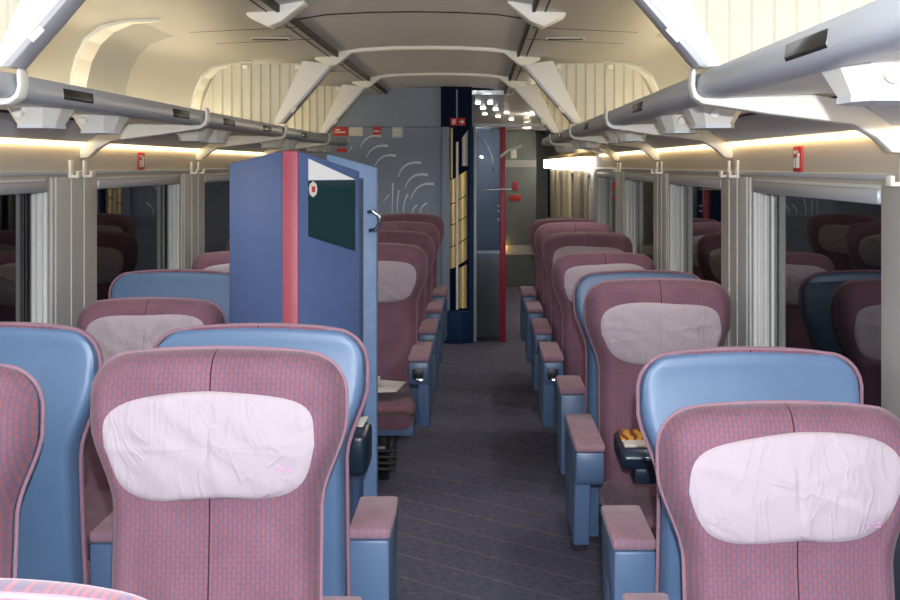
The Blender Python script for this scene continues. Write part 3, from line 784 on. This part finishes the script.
# header with pictograms
a0, a1 = pw(441, 0)[0], pw(472, 0)[0]
o = MB().box((a0, D-.06, zse), (a1, D+.06, h(.73))).obj('trim', 'enddark'); struct(o)
xx = pw(457, 0)[0]; MB().box((xx-.006, D-.066, zse+.06), (xx+.006, D-.06, h(.70))).obj('strip', 'end', o)
sg = empty('direction_sign', (pw(458, 0)[0], D-.06, pw(0, 122)[1]), 'red toilet and arrow sign on the dark blue door header', 'sign')
MB().box((-.068, -.008, -.034), (-.004, 0, .034)).obj('plate', 'red', sg, bevel=.002); MB().box((.004, -.008, -.034), (.068, 0, .034)).obj('plate', 'red', sg, bevel=.002)
q = MB(); q.tube([(-.036+.012*cos(k*pi/6), -.010, .020*sin(k*pi/6)) for k in range(13)], .004, 6); q.tube([(-.05, -.010, -.022), (-.022, -.010, .022)], .003, 6); q.obj('pictogram', 'white', sg)
q = MB(); q.prism([(.014, -.005), (.036, -.005), (.036, -.020), (.060, 0), (.036, .020), (.036, .005), (.014, .005)], 'y', -.012, -.008); q.obj('arrow', 'white', sg)
# door column
dc = empty('folding_door', (pw(457, 0)[0], D, 0), 'grey and blue folding door stack with tall brass glazed strip at the end of the aisle', 'door')
dx = pw(457, 0)[0]
def dcx(px): return pw(px, 0)[0]-dx
MB().box((dcx(441.5), -.05, 0), (dcx(450), .04, zse)).obj('post', 'end', dc, bevel=.01)
MB().box((dcx(469), -.05, 0), (dcx(473.5), .04, zse)).obj('post', 'endblue', dc, bevel=.01)
MB().box((dcx(450), .0, .2), (dcx(469), .05, zse)).obj('back_plate', 'enddark', dc)
def gz(py): return pw(0, py)[1]
def curvestrip(px0, px1, z0l, z0r, z1l, z1r, bul, name, m):
    vs = []; fs = []; n = 8
    for i in range(n+1):
        t_ = i/n; x = dcx(px0+(px1-px0)*t_); y = -.005-bul*sin(pi*t_)
        zb = z0l+(z0r-z0l)*t_; zt = z1l+(z1r-z1l)*t_
        vs += [(x, y, zb), (x, y, zt), (x, y+.01, zb), (x, y+.01, zt)]
    for i in range(n):
        a = 4*i; c = a+4; fs += [(a, c, c+1, a+1), (a+2, a+3, c+3, c+2), (a+1, c+1, c+3, a+3), (a, a+2, c+2, c)]
    fs += [(0, 1, 3, 2), (4*n, 4*n+2, 4*n+3, 4*n+1)]
    return MB().add(vs, fs).obj(name, m, dc, smooth=True)
cuts = [178, 203, 224, 246, 268]
tops = [182, 203.5, 225, 247]; 
for k in range(4):
    curvestrip(449.5, 457, gz(cuts[k+1]+1)+0.0, gz(cuts[k+1]-1.5), gz(cuts[k]+2), gz(cuts[k]-.5), .02, 'brass_strip', 'brass')
    curvestrip(458, 467.5, gz(cuts[k+1]-3), gz(cuts[k+1]-9), gz(cuts[k]-2), gz(cuts[k]-8), .03, 'brass_strip', 'brass')
curvestrip(450.5, 453, gz(178), gz(178), gz(128), gz(128), .01, 'brass_strip', 'brass')
curvestrip(462, 468, gz(166), gz(166), gz(138), gz(130), .02, 'brass_strip', 'shelf')
curvestrip(459, 467, gz(308), gz(308), gz(268), gz(264), .02, 'brass_strip', 'brass')
MB().tube([(dcx(457.3), -.035, gz(309)), (dcx(457.3), -.035, gz(142))], .012, 10).obj('pole', 'whitecool', dc, smooth=True)
bs = MB().prism([(dcx(441.5), -.05), (dcx(449), -.11), (dcx(462), -.12), (dcx(473.5), -.06), (dcx(473.5), .05), (dcx(441.5), .05)], 'z', 0, gz(310)).obj('base_cabinet', 'endblue', dc, bevel=.01)
for k in range(2): MB().box((dcx(443.2), -.105, gz(327+k*7.5)), (dcx(447.5), -.065, gz(321+k*7.5))).obj('socket', 'white', bs, bevel=.003)

# glass partition and what stands beyond it
gx0, gx1 = pw(473.5, 0)[0], CX+HW
zg = pw(0, 127)[1]
gp = empty('glass_partition', (gx0, D+.02, 0), 'clear glass partition with thin steel frame across the right of the aisle end', 'partition')
MB().box((0, 0, 0), (.255, .012, zg)).obj('fixed_pane', 'glass', gp)
MB().box((.30, .0, .02), (gx1-gx0, .012, zg)).obj('pane', 'glass', gp) if False else None
MB().box((0, -.02, zg), (gx1-gx0, .04, zg+.035)).obj('top_rail', 'rail', gp, bevel=.004)
MB().box((.0, -.02, 0), (.028, .03, zg)).obj('upright', 'rail', gp, bevel=.004)
MB().box((.245, -.03, 0), (.300, .04, zg)).obj('door_edge', 'redpole', gp, bevel=.006)['label'] = 'red door edge'
# curved pull handle on red edge
MB().tube([(.10, -.05, gz(192)), (.12, -.06, gz(189.5)), (.35, -.08, gz(189))], .008, 8).obj('pull_bar', 'chrome', gp, smooth=True)
MB().tube([(.25, -.05, gz(157)), (.33, -.06, gz(150)), (.45, -.07, gz(146))], .013, 8).obj('curved_bar', 'whitecool', gp, smooth=True)
# blue cubicle beyond, left of the side corridor
cu = empty('service_cubicle', (.0, 11.6, 0), 'dark blue service cubicle behind the glass at the end of the aisle', 'cubicle')
XQ = .245
MB().box((CX-HW, -.40, 0), (XQ, 1.9, h(.355))).obj('body', 'endblue', cu, bevel=.01)
MB().box((-.05, -.43, 0), (XQ-.005, -.40, .80)).obj('lower_panel', 'grey', cu, bevel=.006)
MB().box((-.05, -.432, .80), (XQ-.005, -.40, .83)).obj('ledge', 'frame', cu, bevel=.004)
for k, pz in enumerate((1.25, 1.20, 1.12)): MB().box((.17, -.41, pz), (.22, -.40, pz+.018)).obj('small_plate', 'frame', cu)
MB().tube([(-.02, -.42, 1.95), (.05, -.45, 1.86), (.11, -.45, 1.74), (.13, -.43, 1.60)], .010, 8).obj('curved_rail', 'chrome', cu, smooth=True)
MB().tube([(-.05, -.42, 2.0), (.02, -.45, 1.92), (.09, -.45, 1.80), (.11, -.43, 1.66)], .007, 8).obj('curved_rail', 'chrome', cu, smooth=True)
# vestibule ceiling: crumpled bright steel
struct(MB().prism([(D+.06, h(.66)), (12.2, h(.56)), (15.9, h(.47)), (15.9, h(.50)), (12.2, h(.60)), (D+.06, h(.70))], 'x', CX-HW, CX+HW).obj('ceiling', 'steel'))
spk = 0
for (x_, y_) in ((-.02, 11.5), (.10, 11.5), (.03, 11.9), (.16, 12.0), (.28, 12.3), (.05, 12.5), (.20, 12.9), (.36, 13.4)):  # glowing discs added in place of reflected glints
    zc = h(.66)-(y_-D-.06)*(.10/1.26) if y_ < 12.2 else h(.56)-(y_-12.2)*(.09/3.7)
    q = MB().tube([(0, 0, .004), (0, 0, -.012)], .026, 14); sp_ = q.obj('ceiling_glint', 'reflect_white', None, (x_, y_, zc-.004))
    tag(sp_, 'tiny bright disc added for a reflected glint on the shiny ceiling beyond the glass partition', 'glint', 'added glints in the vestibule ceiling')
# corridor cupboard wall & end
ce = empty('corridor_cupboard', (.5, 16.0, 0), 'grey corridor cupboard wall with small plates deep behind the glass', 'cupboard')
MB().box((-.9, 0, 0), (.27, .5, 2.12)).obj('body', 'grey', ce, bevel=.01)
MB().box((-.18, -.02, 1.76), (-.12, 0, 1.90)).obj('plate', 'reflect_white2', ce, bevel=.003) if 'reflect_white2' in M else MB().box((-.22, -.02, 1.76), (-.15, 0, 1.92)).obj('plate', 'white', ce, bevel=.003)
MB().box((-.08, -.02, 1.74), (.0, 0, 1.88)).obj('plate', 'white', ce, bevel=.003)
MB().box((-.05, -.02, 1.30), (.02, 0, 1.42)).obj('plate', 'red', ce, bevel=.003)
MB().box((-.10, -.02, 1.16), (.06, 0, 1.24)).obj('plate', 'red', ce, bevel=.003)
MB().box((-.3, -.012, 1.62), (.27, 0, 1.72)).obj('band', 'cove', ce)
MB().box((-.9, -.012, .42), (.27, 0, .55)).obj('skirting', 'cove', ce)
fe = MB().box((CX-HW, YF-.05, 0), (CX+HW, YF, 2.4)).obj('wall_far', 'grey'); struct(fe)
lm = MB().tube([(.30, 15.96, .50), (.30, 15.96, .56)], .03, 12).obj('floor_lamp', 'lamp_small', None); 
lm.name = 'night_light'; tag(lm, 'small glowing amber lamp low at the end of the corridor', 'lamp')
# glowing strip added in place of a reflection in the partition
lt_ = empty('mirrored_strip', (CX+HW-.06, 14.6, h(.02)), 'long bright white strip added for the reflection in the glass partition', 'light')
MB().box((-.05, -3.4, -.07), (.04, 3.6, .06)).obj('mirrored_strip_glow', 'reflect_white', lt_, bevel=.01)
MB().box((-.07, -3.45, .06), (.06, 3.65, .10)).obj('housing', 'brass', lt_, bevel=.01)
lt_['label'] = 'long bright white strip added for the reflection in the glass partition'
# curtains added in place of windows and pillars mirrored in the partition
for k, yy in enumerate((11.55, 12.4, 13.6, 14.5, 15.7, 16.6)):
    q = MB(); P = []
    n = 16
    for i in range(n+1): P.append((-.05-.018*(1+sin(i*pi*.75)), yy+.30*i/n))
    P += [(-.035+.0*i, yy+.30*(1-i/4)) for i in range(5)]
    q.prism([(CX+HW+a, c) for a, c in P], 'z', .85, h(-.06))
    c = q.obj('added_curtain', 'added_curtain', smooth=False); tag(c, 'beige pleated curtain added for the reflection in the glass partition', 'added_curtain', 'curtains added for the mirrored window wall')
# car end behind the camera
struct(MB().box((CX-HW-.1, Y0-.05, 0), (CX+HW+.1, Y0, 2.4)).obj('wall_back', 'end'))

# ------------------------------------------------------------------ lights
def light(kind, name, loc, energy, color, rot=(0, 0, 0), **k):
    l = bpy.data.lights.new(name, kind); l.energy = energy; l.color = color
    for a, v in k.items(): setattr(l, a, v)
    o = bpy.data.objects.new(name, l); COL.objects.link(o); o.location = loc; o.rotation_euler = rot; return o
# the photographer's flash
light('POINT', 'camera_flash', (0.03, -.05, 1.80), 345, (.90, .94, 1.0), shadow_soft_size=.015)
for s in (-1, 1):
    for d in (.4, 1.55, 2.12, 3.62, 4.19, 5.55, 5.95, 7.62, 8.15, 9.6, 10.1):  # wide spots added as ambient fill, set just below the reading lamps
        light('SPOT', 'reading_lamp_fill', (CX+s*1.02, d, h(.075)), 7.0, (1.0, .97, .94), (0, s*radians(24), 0), spot_size=radians(165), spot_blend=.9, shadow_soft_size=.05)
# vestibule ceiling lamp beyond the glass
light('POINT', 'vestibule_lamp', (.62, 12.6, 2.15), 26, (1.0, .86, .62), shadow_soft_size=.06)
light('POINT', 'vestibule_lamp', (.62, 15.4, 2.15), 8, (1.0, .86, .62), shadow_soft_size=.06)

W = bpy.data.worlds.new('night'); S.world = W; W.use_nodes = True
W.node_tree.nodes['Background'].inputs[0].default_value = (.01, .012, .02, 1); W.node_tree.nodes['Background'].inputs[1].default_value = .3

cam = bpy.data.cameras.new('camera'); co = bpy.data.objects.new('camera', cam); COL.objects.link(co)
co.location = (0, 0, EYE); co.rotation_euler = (pi/2, 0, 0)
cam.sensor_width = 36; cam.lens = 36*1167/900; cam.shift_x = -30/900; cam.shift_y = -135/900; cam.clip_start = .02
S.camera = co
vs_ = S.view_settings; vs_.view_transform = 'Standard'; vs_.look = 'None'; vs_.exposure = 0.0; vs_.gamma = 1; vs_.use_curve_mapping = False
